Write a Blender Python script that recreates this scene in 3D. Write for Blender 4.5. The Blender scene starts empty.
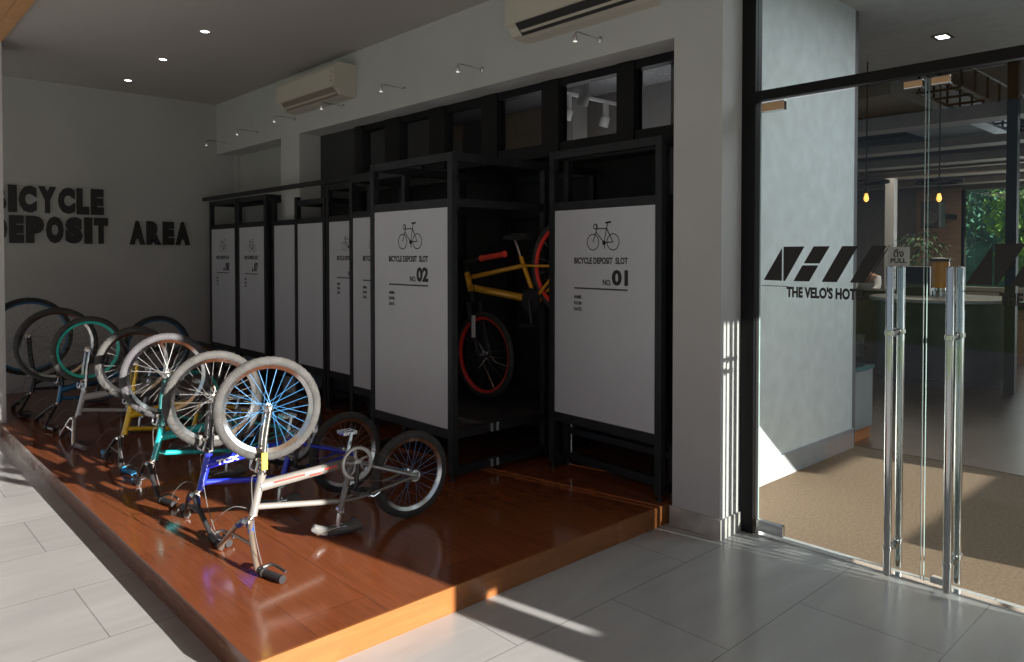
import bpy, bmesh, math, random
from mathutils import Vector, Matrix
random.seed(4)
S = bpy.context.scene
COL = S.collection

# ------------------------------------------------------------------ camera
YAW = math.radians(42.9); PITCH = math.radians(1.2); FPX = 741.0
cam = bpy.data.cameras.new('camera'); camo = bpy.data.objects.new('camera', cam); COL.objects.link(camo)
camo.location = (0, 0, 1.5); camo.rotation_euler = (math.pi/2 - PITCH, 0, -YAW)
cam.sensor_width = 36; cam.lens = 36*FPX/1024; cam.shift_y = -60/1024; cam.clip_start = .05; cam.clip_end = 300
S.camera = camo
# ------------------------------------------------------------------ light
S.view_settings.view_transform = 'Standard'; S.view_settings.look = 'None'
S.view_settings.gamma = 1; S.view_settings.exposure = 0.0; S.view_settings.use_curve_mapping = False
w = bpy.data.worlds.new('world'); S.world = w; w.use_nodes = True
WN = w.node_tree; bgn = WN.nodes['Background']
bgn.inputs[0].default_value = (.70, .83, 1, 1); bgn.inputs[1].default_value = .39
sun = bpy.data.lights.new('sun', 'SUN'); sun.energy = 20; sun.color = (1, .93, .84); sun.angle = math.radians(.5)
suno = bpy.data.objects.new('sun', sun); COL.objects.link(suno)
suno.rotation_euler = Vector((-.18, 1, -.25)).to_track_quat('-Z', 'Y').to_euler()
suno.location = (3, -8, 6)

def area(name, loc, size, power, color, rot=(0, 0, 0), sizey=None):
    l = bpy.data.lights.new(name, 'AREA'); l.energy = power; l.color = color; l.size = size
    if sizey: l.shape = 'RECTANGLE'; l.size_y = sizey
    o = bpy.data.objects.new(name, l); o.location = loc; o.rotation_euler = rot; COL.objects.link(o); return o
def spot(name, loc, power, color, ang=100):
    l = bpy.data.lights.new(name, 'SPOT'); l.energy = power; l.color = color; l.spot_size = math.radians(ang)
    l.spot_blend = .8; l.shadow_soft_size = .05
    o = bpy.data.objects.new(name, l); o.location = loc; COL.objects.link(o); return o
# restaurant daylight from its far glazing, entry ceiling downlights, and two added fills
area('restaurant_window_light', (15.6, 2.0, 1.9), 4.0, 130, (.92, .96, 1), (0, math.radians(90), 0), 2.4)
area('entry_ceiling_light', (5.4, .4, 3.33), 2.2, 55, (.92, .97, 1))
area('entry_side_fill', (5.6, -2.2, 2.2), 2.6, 45, (.85, .94, 1), (math.radians(80), 0, 0))  # added fill without a fixture, brightens the entry from the side

area('restaurant_warm_fill', (12.2, 3.6, 2.88), 3.0, 60, (1, .82, .66))  # added warm fill, no lamp there, lifts the restaurant brightness
# ------------------------------------------------------------------ materials
MATS = {}
def mat(name, col, rough=.5, metal=0, bump=None, noise=None, emit=None, coat=0, spec=None):
    """noise = (scale, amount, stretch xyz), bump = (scale, strength)"""
    if name in MATS: return MATS[name]
    m = bpy.data.materials.new(name); m.use_nodes = True; N = m.node_tree.nodes; L = m.node_tree.links
    b = N['Principled BSDF']; b.inputs['Roughness'].default_value = rough; b.inputs['Metallic'].default_value = metal
    b.inputs['Base Color'].default_value = (*col, 1)
    if coat: b.inputs['Coat Weight'].default_value = coat; b.inputs['Coat Roughness'].default_value = .06
    if spec is not None: b.inputs['Specular IOR Level'].default_value = spec
    tc = N.new('ShaderNodeTexCoord')
    sc, am, st = noise if noise else (9, .08, (1, 1, 1))
    mp = N.new('ShaderNodeMapping'); mp.inputs['Scale'].default_value = st
    n = N.new('ShaderNodeTexNoise'); n.inputs['Scale'].default_value = sc; n.inputs['Detail'].default_value = 6
    L.new(tc.outputs['Object'], mp.inputs[0]); L.new(mp.outputs[0], n.inputs[0])
    r = N.new('ShaderNodeMapRange'); r.inputs[1].default_value = .3; r.inputs[2].default_value = .7
    r.inputs[3].default_value = 1-am; r.inputs[4].default_value = 1+am
    L.new(n.outputs[0], r.inputs[0])
    mx = N.new('ShaderNodeVectorMath'); mx.operation = 'SCALE'; mx.inputs[0].default_value = col
    L.new(r.outputs[0], mx.inputs['Scale']); L.new(mx.outputs[0], b.inputs['Base Color'])
    if bump:
        n2 = N.new('ShaderNodeTexNoise'); n2.inputs['Scale'].default_value = bump[0]; n2.inputs['Detail'].default_value = 4
        L.new(mp.outputs[0], n2.inputs[0])
        bp = N.new('ShaderNodeBump'); bp.inputs['Strength'].default_value = bump[1]; bp.inputs['Distance'].default_value = .01
        L.new(n2.outputs[0], bp.inputs['Height']); L.new(bp.outputs[0], b.inputs['Normal'])
    if emit:
        b.inputs['Emission Color'].default_value = (*emit[0], 1); b.inputs['Emission Strength'].default_value = emit[1]
    MATS[name] = m; return m

def glass_mat(name, tint, refl=.0):
    m = bpy.data.materials.new(name); m.use_nodes = True; N = m.node_tree.nodes; L = m.node_tree.links
    N.remove(N['Principled BSDF']); out = N['Material Output']
    t = N.new('ShaderNodeBsdfTransparent'); t.inputs[0].default_value = (*tint, 1)
    g = N.new('ShaderNodeBsdfGlossy'); g.inputs['Roughness'].default_value = .0
    fr = N.new('ShaderNodeFresnel'); ge = N.new('ShaderNodeNewGeometry'); mr = N.new('ShaderNodeMapRange')
    mr.inputs[3].default_value = 1.33; mr.inputs[4].default_value = 1/1.33
    L.new(ge.outputs['Backfacing'], mr.inputs[0]); L.new(mr.outputs[0], fr.inputs[0])
    ad = N.new('ShaderNodeMath'); ad.operation = 'ADD'; ad.inputs[1].default_value = refl
    mx = N.new('ShaderNodeMixShader')
    L.new(fr.outputs[0], ad.inputs[0]); L.new(ad.outputs[0], mx.inputs[0])
    L.new(t.outputs[0], mx.inputs[1]); L.new(g.outputs[0], mx.inputs[2]); L.new(mx.outputs[0], out.inputs[0])
    return m

def tile_mat():
    m = bpy.data.materials.new('floor_tiles'); m.use_nodes = True; N = m.node_tree.nodes; L = m.node_tree.links
    b = N['Principled BSDF']
    tc = N.new('ShaderNodeTexCoord'); mp = N.new('ShaderNodeMapping')
    # rows of .57 m in y with lines at y=1.48, 2.05 ; joints at x=2.5 / 3.06
    mp.inputs['Location'].default_value = (-2.5+1.13*10, -1.48+.57*21, 0)
    L.new(tc.outputs['Object'], mp.inputs[0])
    br = N.new('ShaderNodeTexBrick'); br.offset = .5; br.offset_frequency = 2
    br.inputs['Scale'].default_value = 1; br.inputs['Brick Width'].default_value = 1.13; br.inputs['Row Height'].default_value = .57
    br.inputs['Mortar Size'].default_value = .0022; br.inputs['Mortar Smooth'].default_value = 0; br.inputs['Bias'].default_value = 0
    br.inputs['Color1'].default_value = (.325, .33, .335, 1); br.inputs['Color2'].default_value = (.36, .365, .37, 1)
    br.inputs['Mortar'].default_value = (.17, .17, .17, 1)
    L.new(mp.outputs[0], br.inputs[0])
    mp2 = N.new('ShaderNodeMapping'); mp2.inputs['Scale'].default_value = (1.0, 5, 1); L.new(tc.outputs['Object'], mp2.inputs[0])
    n = N.new('ShaderNodeTexNoise'); n.inputs['Scale'].default_value = 1.6; n.inputs['Detail'].default_value = 9; n.inputs['Distortion'].default_value = .6
    L.new(mp2.outputs[0], n.inputs[0])
    r = N.new('ShaderNodeMapRange'); r.inputs[1].default_value = .35; r.inputs[2].default_value = .7; r.inputs[3].default_value = .92; r.inputs[4].default_value = 1.06
    L.new(n.outputs[0], r.inputs[0])
    mx = N.new('ShaderNodeVectorMath'); mx.operation = 'SCALE'
    L.new(br.outputs[0], mx.inputs[0]); L.new(r.outputs[0], mx.inputs['Scale']); L.new(mx.outputs[0], b.inputs['Base Color'])
    r2 = N.new('ShaderNodeMapRange'); r2.inputs[3].default_value = .16; r2.inputs[4].default_value = .30
    L.new(n.outputs[0], r2.inputs[0]); L.new(r2.outputs[0], b.inputs['Roughness'])
    bp = N.new('ShaderNodeBump'); bp.inputs['Strength'].default_value = .25; bp.inputs['Distance'].default_value = .002
    inv = N.new('ShaderNodeMath'); inv.operation = 'SUBTRACT'; inv.inputs[0].default_value = 1
    L.new(br.outputs['Fac'], inv.inputs[1]); L.new(inv.outputs[0], bp.inputs['Height']); L.new(bp.outputs[0], b.inputs['Normal'])
    return m

def wood_mat(name, c1, c2, plank, rough, axis=0, coat=.0, gap=.0015):
    """planks running along x (axis 0) or y (axis 1)"""
    m = bpy.data.materials.new(name); m.use_nodes = True; N = m.node_tree.nodes; L = m.node_tree.links
    b = N['Principled BSDF']; tc = N.new('ShaderNodeTexCoord'); mp = N.new('ShaderNodeMapping')
    if axis: mp.inputs['Rotation'].default_value = (0, 0, math.pi/2)
    mp.inputs['Location'].default_value = (20, 20, 0)
    L.new(tc.outputs['Object'], mp.inputs[0])
    br = N.new('ShaderNodeTexBrick'); br.offset = .37; br.inputs['Scale'].default_value = 1
    br.inputs['Brick Width'].default_value = 2.9; br.inputs['Row Height'].default_value = plank
    br.inputs['Mortar Size'].default_value = gap; br.inputs['Mortar Smooth'].default_value = 0
    br.inputs['Color1'].default_value = (*c1, 1); br.inputs['Color2'].default_value = (*c2, 1)
    br.inputs['Mortar'].default_value = (c1[0]*.3, c1[1]*.3, c1[2]*.3, 1)
    L.new(mp.outputs[0], br.inputs[0])
    mp2 = N.new('ShaderNodeMapping'); mp2.inputs['Scale'].default_value = (1.2, 14, 14); L.new(mp.outputs[0], mp2.inputs[0])
    n = N.new('ShaderNodeTexNoise'); n.inputs['Scale'].default_value = 2.5; n.inputs['Detail'].default_value = 8; n.inputs['Distortion'].default_value = 1.2
    L.new(mp2.outputs[0], n.inputs[0])
    r = N.new('ShaderNodeMapRange'); r.inputs[1].default_value = .3; r.inputs[2].default_value = .7; r.inputs[3].default_value = .86; r.inputs[4].default_value = 1.13
    L.new(n.outputs[0], r.inputs[0])
    mx = N.new('ShaderNodeVectorMath'); mx.operation = 'SCALE'
    L.new(br.outputs[0], mx.inputs[0]); L.new(r.outputs[0], mx.inputs['Scale']); L.new(mx.outputs[0], b.inputs['Base Color'])
    n3 = N.new('ShaderNodeTexNoise'); n3.inputs['Scale'].default_value = 3; n3.inputs['Detail'].default_value = 5
    L.new(tc.outputs['Object'], n3.inputs[0])
    r3 = N.new('ShaderNodeMapRange'); r3.inputs[3].default_value = rough*.7; r3.inputs[4].default_value = rough*1.4
    L.new(n3.outputs[0], r3.inputs[0]); L.new(r3.outputs[0], b.inputs['Roughness'])
    bp = N.new('ShaderNodeBump'); bp.inputs['Strength'].default_value = .06; bp.inputs['Distance'].default_value = .004
    L.new(n3.outputs[0], bp.inputs['Height']); L.new(bp.outputs[0], b.inputs['Normal'])
    return m

M_tile = tile_mat()
M_deck = wood_mat('varnished_deck', (.155, .045, .017), (.175, .053, .020), .30, .13, axis=1, gap=.0009)
M_fascia = wood_mat('varnished_fascia', (.20, .070, .020), (.22, .080, .024), .5, .25, axis=0, gap=0)
M_darkwood = wood_mat('dark_wood_floor', (.035, .018, .012), (.05, .026, .017), .14, .3, axis=1)
M_wall = mat('white_paint', (.48, .48, .485), .75, noise=(2.5, .04, (1, 1, 1)))
M_wallg = mat('grey_white_paint', (.40, .40, .39), .75, noise=(2.0, .05, (1, 1, 1)))
M_ceil = mat('ceiling_paint', (.40, .375, .36), .8, noise=(1.5, .04, (1, 1, 1)))
M_stone = mat('marble_skirting', (.42, .41, .40), .35, noise=(7, .3, (1, 1, 1)))
M_grey = mat('grey_skirting', (.30, .31, .33), .4)
M_black = mat('black_frame', (.008, .008, .009), .45, spec=.2)
M_char = mat('charcoal_steel', (.017, .018, .021), .42, spec=.3, noise=(14, .3, (1, 1, 1)))
M_panel = mat('white_board', (.52, .535, .58), .32, noise=(2, .03, (1, 1, 1)))
M_print = mat('black_print', (.015, .015, .015), .6)
M_letter = mat('black_letters', (.01, .01, .01), .6)
M_chrome = mat('chrome', (.72, .72, .72), .16, 1, noise=(30, .12, (1, 1, 1)))
M_steel = mat('polished_steel', (.58, .58, .57), .1, 1, noise=(3, .04, (1, 1, 1)))
M_rubber = mat('dusty_rubber', (.046, .046, .045), .85, bump=(160, .6), noise=(25, .25, (1, 1, 1)))
M_rubberd = mat('dark_rubber', (.035, .035, .035), .8, bump=(160, .6), noise=(25, .3, (1, 1, 1)))
M_blackp = mat('black_plastic', (.018, .018, .02), .4)
M_acbody = mat('cream_plastic', (.52, .48, .42), .4, noise=(3, .02, (1, 1, 1)))
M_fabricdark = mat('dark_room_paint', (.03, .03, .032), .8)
M_glass = glass_mat('clear_glass', (.90, .94, .93))
M_glassd = glass_mat('smoked_glass', (.80, .82, .84), .0)
M_edge = mat('green_glass_edge', (.30, .38, .37), .15, spec=.8)
M_woodlt = wood_mat('light_wood', (.42, .24, .12), (.46, .27, .14), .6, .5, axis=1, gap=0)

# ------------------------------------------------------------------ mesh helpers
def box(bm, x0, y0, z0, x1, y1, z1, M=None):
    v = [bm.verts.new((x, y, z)) for x in (x0, x1) for y in (y0, y1) for z in (z0, z1)]
    if M: [setattr(q, 'co', M @ q.co) for q in v]
    for f in ((0, 1, 3, 2), (4, 6, 7, 5), (0, 4, 5, 1), (2, 3, 7, 6), (0, 2, 6, 4), (1, 5, 7, 3)):
        bm.faces.new([v[i] for i in f])
def bevelled(bm, x0, y0, z0, x1, y1, z1, r=.004, M=None):
    t = bmesh.new(); box(t, x0, y0, z0, x1, y1, z1)
    bmesh.ops.recalc_face_normals(t, faces=t.faces)
    bmesh.ops.bevel(t, geom=t.edges[:], offset=r, segments=2, affect='EDGES', profile=.6)
    if M: bmesh.ops.transform(t, matrix=M, verts=t.verts)
    me = bpy.data.meshes.new('t'); t.to_mesh(me); t.free(); bm.from_mesh(me); bpy.data.meshes.remove(me)
def tube(bm, pts, rad, seg=10, closed=False, caps=True):
    pts = [Vector(p) for p in pts]; n = len(pts)
    if not hasattr(rad, '__len__'): rad = [rad]*n
    rings = []; prev = None
    for i, p in enumerate(pts):
        if closed: t = pts[(i+1) % n]-pts[i-1]
        else: t = (pts[min(i+1, n-1)]-pts[max(i-1, 0)])
        t.normalize()
        if prev is None:
            a = Vector((0, 0, 1)) if abs(t.z) < .9 else Vector((1, 0, 0))
            u = t.cross(a).normalized()
        else:
            u = (prev - t*prev.dot(t)).normalized()
        prev = u; v = t.cross(u)
        rings.append([bm.verts.new(p+(u*math.cos(k*2*math.pi/seg)+v*math.sin(k*2*math.pi/seg))*rad[i]) for k in range(seg)])
    m = n if closed else n-1
    for i in range(m):
        a, b = rings[i], rings[(i+1) % n]
        for k in range(seg):
            bm.faces.new((a[k], a[(k+1) % seg], b[(k+1) % seg], b[k]))
    if not closed and caps:
        bm.faces.new(rings[0][::-1]); bm.faces.new(rings[-1])
def smooth_path(pts, n=6):
    pts = [Vector(p) for p in pts]; out = []
    for i in range(len(pts)-1):
        p0 = pts[max(i-1, 0)]; p1 = pts[i]; p2 = pts[i+1]; p3 = pts[min(i+2, len(pts)-1)]
        for k in range(n):
            t = k/n
            out.append(.5*((2*p1)+(p2-p0)*t+(2*p0-5*p1+4*p2-p3)*t*t+(-p0+3*p1-3*p2+p3)*t**3))
    out.append(pts[-1]); return out
def lathe(bm, prof, M=None, seg=24, closed=False):
    """prof list of (r, z) round local z"""
    rings = []
    for r, z in prof:
        rings.append([bm.verts.new((r*math.cos(k*2*math.pi/seg), r*math.sin(k*2*math.pi/seg), z)) for k in range(seg)])
    m = len(prof) if closed else len(prof)-1
    for i in range(m):
        a, b = rings[i], rings[(i+1) % len(prof)]
        for k in range(seg): bm.faces.new((a[k], a[(k+1) % seg], b[(k+1) % seg], b[k]))
    if not closed:
        if prof[0][0] > 1e-5: bm.faces.new(rings[0][::-1])
        if prof[-1][0] > 1e-5: bm.faces.new(rings[-1])
    if M: bmesh.ops.transform(bm, matrix=M, verts=[v for r in rings for v in r])
def prism(bm, poly, axis, a, b):
    """extrude polygon: axis 'y' -> poly in (x,z); 'x' -> poly in (y,z); 'z' -> (x,y)"""
    def P(p, t):
        return {'y': (p[0], t, p[1]), 'x': (t, p[0], p[1]), 'z': (p[0], p[1], t)}[axis]
    A = [bm.verts.new(P(p, a)) for p in poly]; B = [bm.verts.new(P(p, b)) for p in poly]; n = len(poly)
    bm.faces.new(A); bm.faces.new(B[::-1])
    for i in range(n): bm.faces.new((A[i], B[i], B[(i+1) % n], A[(i+1) % n]))
def obj(name, bm, m, parent=None, smooth=False, kind=None):
    bmesh.ops.remove_doubles(bm, verts=bm.verts, dist=1e-6)
    bmesh.ops.recalc_face_normals(bm, faces=bm.faces)
    me = bpy.data.meshes.new(name); bm.to_mesh(me); bm.free()
    me.materials.append(m); o = bpy.data.objects.new(name, me); COL.objects.link(o)
    if smooth:
        for p in me.polygons: p.use_smooth = True
        try: me.set_sharp_from_angle(angle=math.radians(40))
        except Exception: pass
    if parent: o.parent = parent
    if kind: o['kind'] = kind
    return o
def thing(name, label, cat, loc=(0, 0, 0), rz=0, group=None):
    o = bpy.data.objects.new(name, None); o.empty_display_size = .1; COL.objects.link(o)
    o.location = loc; o.rotation_euler = (0, 0, rz); o['label'] = label; o['category'] = cat
    if group: o['group'] = group
    return o
def tag(o, label, cat, group=None):
    o['label'] = label; o['category'] = cat
    if group: o['group'] = group
    return o
def struct(name, boxes, m, smooth=False):
    bm = bmesh.new()
    for b in boxes: box(bm, *b)
    return obj(name, bm, m, kind='structure')
def one(fn, *a, **k):
    bm = bmesh.new(); fn(bm, *a, **k); return bm

FONT = bpy.data.curves.new('tmpfont', 'FONT').font
def text_mesh(txt, W, H, depth=.002, bold=.02, spacing=1.0, fit=True):
    """bmesh of text in local (x right, y up), origin lower left, fitted to W x H"""
    c = bpy.data.curves.new('t', 'FONT'); c.body = txt; c.size = 1; c.offset = bold; c.extrude = .001
    c.space_character = spacing; c.resolution_u = 3
    o = bpy.data.objects.new('t', c); COL.objects.link(o)
    dg = bpy.context.evaluated_depsgraph_get(); dg.update()
    me = bpy.data.meshes.new_from_object(o.evaluated_get(dg))
    bpy.data.objects.remove(o); bm = bmesh.new(); bm.from_mesh(me); bpy.data.meshes.remove(me)
    xs = [v.co.x for v in bm.verts]; ys = [v.co.y for v in bm.verts]
    x0, x1, y0, y1 = min(xs), max(xs), min(ys), max(ys)
    for v in bm.verts:
        v.co = ((v.co.x-x0)/(x1-x0)*W, (v.co.y-y0)/(y1-y0)*H, depth if v.co.z > 0 else 0)
    return bm
# frames for text: on a plane facing -X reading towards -Y (viewer at -X, right is -Y)
def MX(x, y, z): return Matrix(((0, 0, -1, x), (-1, 0, 0, y), (0, 1, 0, z), (0, 0, 0, 1)))
def MYm(x, y, z): return Matrix(((1, 0, 0, x), (0, 0, -1, y), (0, 1, 0, z), (0, 0, 0, 1)))   # facing -Y, right is +X
def tr(bm, M): bmesh.ops.transform(bm, matrix=M, verts=bm.verts); return bm

# ------------------------------------------------------------------ room shell
H = 3.29; PH = .11
bm = bmesh.new(); box(bm, -6, -9, -.1, 3.74, 9.1, 0); obj('floor', bm, M_tile, kind='structure')
struct('floor_restaurant', [(5.95, -7.0, -.1, 17, 12, .004)], M_darkwood)
bm = bmesh.new(); box(bm, 3.74, -7.0, -.1, 5.95, 2.6, .0)
M_mat = mat('coir_mat', (.155, .10, .06), .9, bump=(300, .7), noise=(60, .25, (1, 1, 1)))
obj('floor_entry', bm, M_mat, kind='structure')
struct('ceiling', [(1.10, -4, H, 3.65, 9.1, H+.15)], M_ceil)
M_soffit = wood_mat('wood_soffit', (.50, .26, .11), (.56, .30, .13), .35, .5, axis=1)
struct('ceiling_wood', [(-2.5, -4, H-.03, 1.10, 9.1, H+.15)], M_soffit)
struct('wall_back', [(-.2, 8.88, 0, 3.75, 9.1, H)], M_wallg)
struct('column_left', [(.72, 7.36, 0, 1.098, 7.75, H-.03)], M_wall)
struct('baseboard_left', [(.705, 7.345, 0, 1.115, 7.765, .10)], M_stone)
# long wall: header over the openings, pillar near the door, pillar between openings
struct('wall_right', [(3.45, 2.10, 2.70, 3.70, 8.88, H), (3.45, 2.10, 0, 3.70, 2.40, 2.70), (3.45, 6.79, 0, 3.70, 7.19, 2.70)], M_wall)
struct('baseboard_right', [(3.437, 2.087, 0, 3.70, 2.41, .105)], M_stone)
struct('wall_recess', [(3.70, 7.19, 0, 3.80, 8.88, 2.72), (3.66, 8.80, PH, 3.70, 8.88, 2.70)], M_wallg)
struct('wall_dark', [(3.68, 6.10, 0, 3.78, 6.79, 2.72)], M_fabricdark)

# platform
bm = bmesh.new(); box(bm, 1.052, 2.436, .08, 3.448, 8.88, PH)
pl = obj('floor_platform', bm, M_deck, kind='structure')
struct('trim_1', [(1.055, 2.46, 0, 1.10, 8.88, .0795)], wood_mat('red_fascia', (.15, .055, .024), (.17, .062, .027), .5, .25, axis=1, gap=0))
struct('trim_2', [(1.052, 2.424, 0, 3.448, 2.4355, PH)], M_fascia)
struct('floor_recess', [(3.448, 2.40, 0, 3.66, 8.88, PH), (3.66, 2.66, 0, 5.88, 7.4, PH)], M_deck)

# ------------------------------------------------------------------ added unseen walls, openings shaped for the sun patches
fw = bmesh.new()
SX = lambda x, y: x + .18*(y+1.2)        # x at y=-1.2 of the sun ray through (x,y)
xe = SX(1.945, 2.43)
box(fw, xe, -1.35, 0, xe+.16, -1.2, H); box(fw, xe+.16, -1.35, 0, xe+.235, -1.2, .78); box(fw, xe+.16, -1.35, .97, xe+.235, -1.2, H); box(fw, xe+.235, -1.35, 0, 3.62, -1.2, H)  # unseen sun blocker; its slit throws the streak on the tiles
obj('wall_blocker_front', fw, M_wall, kind='structure')
bm = bmesh.new()
box(bm, 3.62, -1.35, 0, 3.985, -1.2, 3.5); box(bm, 6.3, -1.35, 0, 17, -1.2, 3.5); box(bm, 4.6, -1.35, 0, 6.3, -1.2, .66)
prism(bm, [(3.985, 3.5), (3.985, 2.0), (4.5, 2.0), (4.6, 1.75), (5.0, 1.42), (5.55, .98), (5.65, .90), (6.3, .90), (6.3, 3.5)], 'y', -1.35, -1.2)  # unseen sun blocker; sloped edge shapes the lit triangle on the interior wall
obj('wall_blocker_entry', bm, M_wall, kind='structure')

# ------------------------------------------------------------------ window band over the lockers
wins = [(2.42, 2.837), (2.972, 3.472), (3.634, 4.10), (4.271, 4.726), (4.94, 5.357), (5.59, 5.955)]
bm = bmesh.new()
box(bm, 3.665, 4.56, 0, 3.74, 6.10, 2.27); box(bm, 3.665, 2.40, 2.18, 3.74, 4.56, 2.27); box(bm, 3.665, 2.40, 0, 3.74, 2.455, 2.2)          # lower black wall
box(bm, 3.665, 2.40, 2.645, 3.74, 6.10, 2.72)
ys = [2.40]+[v for p in wins for v in p]+[6.10]
for i in range(0, len(ys), 2):
    if ys[i+1]-ys[i] > .01: box(bm, 3.655, ys[i], 2.2, 3.74, ys[i+1], 2.72)
obj('window_1', bm, M_black, kind='structure')
for a, b in wins:
    g = obj('window_pane', one(box, 3.70, a, 2.265, 3.706, b, 2.65), M_glassd, kind='structure')
    g.name = 'window_%d' % (wins.index((a, b))+2)
# room behind
struct('wall_dark_backing', [(4.25, 2.67, 0, 4.30, 4.62, 2.2), (3.75, 4.57, 0, 4.30, 4.62, 2.2), (3.75, 2.67, 2.2, 4.30, 4.62, 2.25)], M_fabricdark)  # black backing added so the view through the lockers stays dark
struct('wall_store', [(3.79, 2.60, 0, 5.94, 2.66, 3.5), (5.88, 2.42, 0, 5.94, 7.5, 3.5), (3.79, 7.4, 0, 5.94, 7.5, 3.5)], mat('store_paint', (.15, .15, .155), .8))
struct('ceiling_store', [(3.79, 2.66, 3.15, 5.88, 7.4, 3.3)], mat('store_ceiling', (.24, .24, .25), .8, noise=(70, .5, (1, 1, 1))))
struct('column_store', [(5.2, 4.75, 0, 5.40, 4.95, 3.15)], mat('store_paint', (.15, .15, .155), .8))
area('store_up_fill', (5.0, 4.2, 2.1), 1.4, 12, (1, .97, .93), (math.pi, 0, 0))  # added upward fill without a fixture, brightens the store ceiling

# ------------------------------------------------------------------ entrance: frame, glass, doors
GX = 3.67
bm = bmesh.new()
bevelled(bm, 3.645, 2.02, 0, 3.715, 2.10, H, .003)
bevelled(bm, 3.645, -1.2, 2.32, 3.695, 2.02, 2.372, .003)
obj('door_1_frame', bm, M_black, kind='structure').name = 'door_1'
bm = bmesh.new(); bevelled(bm, 3.702, 2.102, 0, 3.79, 2.40, H, .002)
obj('trim_3', bm, M_wall, kind='structure')
obj('window_8', one(box, 3.665, -1.2, 2.372, 3.675, 2.02, H), M_glass, kind='structure')
struct('trim_4', [(3.65, -1.2, 0, 3.695, 2.02, .006)], M_steel)
def door_leaf(y0, y1, label):
    t = thing('glass_door', label, 'door', (GX, y0, .012))
    h = 2.295
    obj('glass_pane', one(box, -.005, 0, 0, .005, y1-y0, h), M_glass, t)
    bm = bmesh.new(); box(bm, -.0055, -.0012, 0, .0055, .0, h); box(bm, -.0055, y1-y0, 0, .0055, y1-y0+.0012, h)
    obj('glass_edge', bm, M_edge, t)
    return t
d1 = door_leaf(1.195, 2.0, 'frameless glass door leaf hinged at the white pillar, showing the whole black logo')
d2 = door_leaf(.08, 1.18, 'frameless glass door leaf at the right edge of the photo, its logo cut off')
def patch(t, y, z, wy, hz, name='patch_fitting'):
    bm = bmesh.new(); bevelled(bm, -.016, y-wy/2, z-hz/2, .016, y+wy/2, z+hz/2, .004)
    return obj(name, bm, M_steel, t)
patch(d1, .735, 2.27, .13, .05); patch(d1, .735, .04, .15, .06); patch(d1, .05, 2.27, .08, .035)
patch(d2, 1.05, 2.27, .08, .035); patch(d2, 1.04, .0+.02, .06, .03)
def pull_handle(yw, d):
    t = bpy.data.objects.new('pull_handle', None); t.empty_display_size = .1; COL.objects.link(t); t.parent = d; t.location = (0, yw-d.location.y, .0)
    for s in (-1, 1):
        bm = bmesh.new(); x = s*.068
        lathe(bm, [(.006, 0), (.0160, .004), (.0172, .012), (.0172, 1.428), (.0160, 1.436), (.006, 1.44)], Matrix.Translation((x, 0, 0)), 20)
        obj('tube', bm, M_steel, t, True)
    for z in (.13, 1.13):
        bm = bmesh.new()
        tube(bm, [(-.068, 0, z), (.068, 0, z)], .011, 14)
        for x in (-.068, .068): lathe(bm, [(.0174, -.012), (.021, -.010), (.021, .010), (.0174, .012)], Matrix.Translation((x, 0, z)), 20)
        for x in (-.012, .012): tube(bm, [(x, 0, z), (x*.4, 0, z)], .02, 14)
        obj('standoff', bm, M_steel, t, True)
    return t
pull_handle(1.315, d1)
pull_handle(1.065, d2)
pp = bpy.data.objects.new('pull_plate', None); COL.objects.link(pp); pp.parent = d1; pp.location = (-.007, 1.30-d1.location.y, 1.483)
bm = bmesh.new(); bevelled(bm, -.003, -.048, -.045, 0, .048, .045, .001); obj('plate', bm, mat('brushed_plate', (.36, .35, .33), .4, .7), pp)
obj('printed_word', tr(text_mesh('PULL', .07, .022, .0005, .03), MX(-.0035, .035, -.030)), M_print, pp)
try:
    obj('printed_word', tr(text_mesh('ดึง', .045, .038, .0005, .02), MX(-.0035, .0225, -.002)), M_print, pp)
except Exception: pass
# logo on the doors: slanted bars + name
def logo(parent, y0, z0, full=True):
    # local coords: u to the right (-Y) from the logo's left end
    polys = [[(0, 0), (.108, 0), (.108, .175), (.095, .178)], [(.113, 0), (.213, .178), (.115, .178)],
             ]
    polys = [[(.0, .002), (.102, .0), (.102, .172)], [(.110, .0), (.120, .0), (.222, .178), (.110, .178)],
             [(.165, .0), (.248, .0), (.295, .082), (.212, .082)], [(.219, .092), (.301, .092), (.352, .178), (.270, .178)],
             [(.312, .0), (.388, .0), (.489, .178), (.413, .178)],
             [(.452, .0), (.520, .0), (.622, .178), (.554, .178)], [(.526, .0), (.531, .0), (.636, .178), (.630, .178)]]
    bm = bmesh.new()
    for p in polys:
        q = [(u*1.0, v) for u, v in p]
        prism(bm, [(-u, v) for u, v in q], 'x', -.0008, 0)
    box(bm, -.0008, -.135, -.030, 0, .012, -.0265)
    bmesh.ops.transform(bm, matrix=Matrix.Translation((0, y0, z0)), verts=bm.verts)
    obj('logo_mark', bm, M_print, parent)
    bm = tr(text_mesh('THE VELO\'S HOTEL', .40, .058, .0008, .05), MX(0, y0-.128, z0-.085))
    obj('printed_name', bm, M_print, parent)
logo(d1, 1.975-1.195, 1.368-.012); 
for o in d1.children:
    if o.name.startswith(('logo_mark', 'printed_name')): o.location.x = -.0062
logo(d2, 1.025-.08, 1.372-.012)
for o in d2.children:
    if o.name.startswith(('logo_mark', 'printed_name')): o.location.x = -.0062

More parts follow.
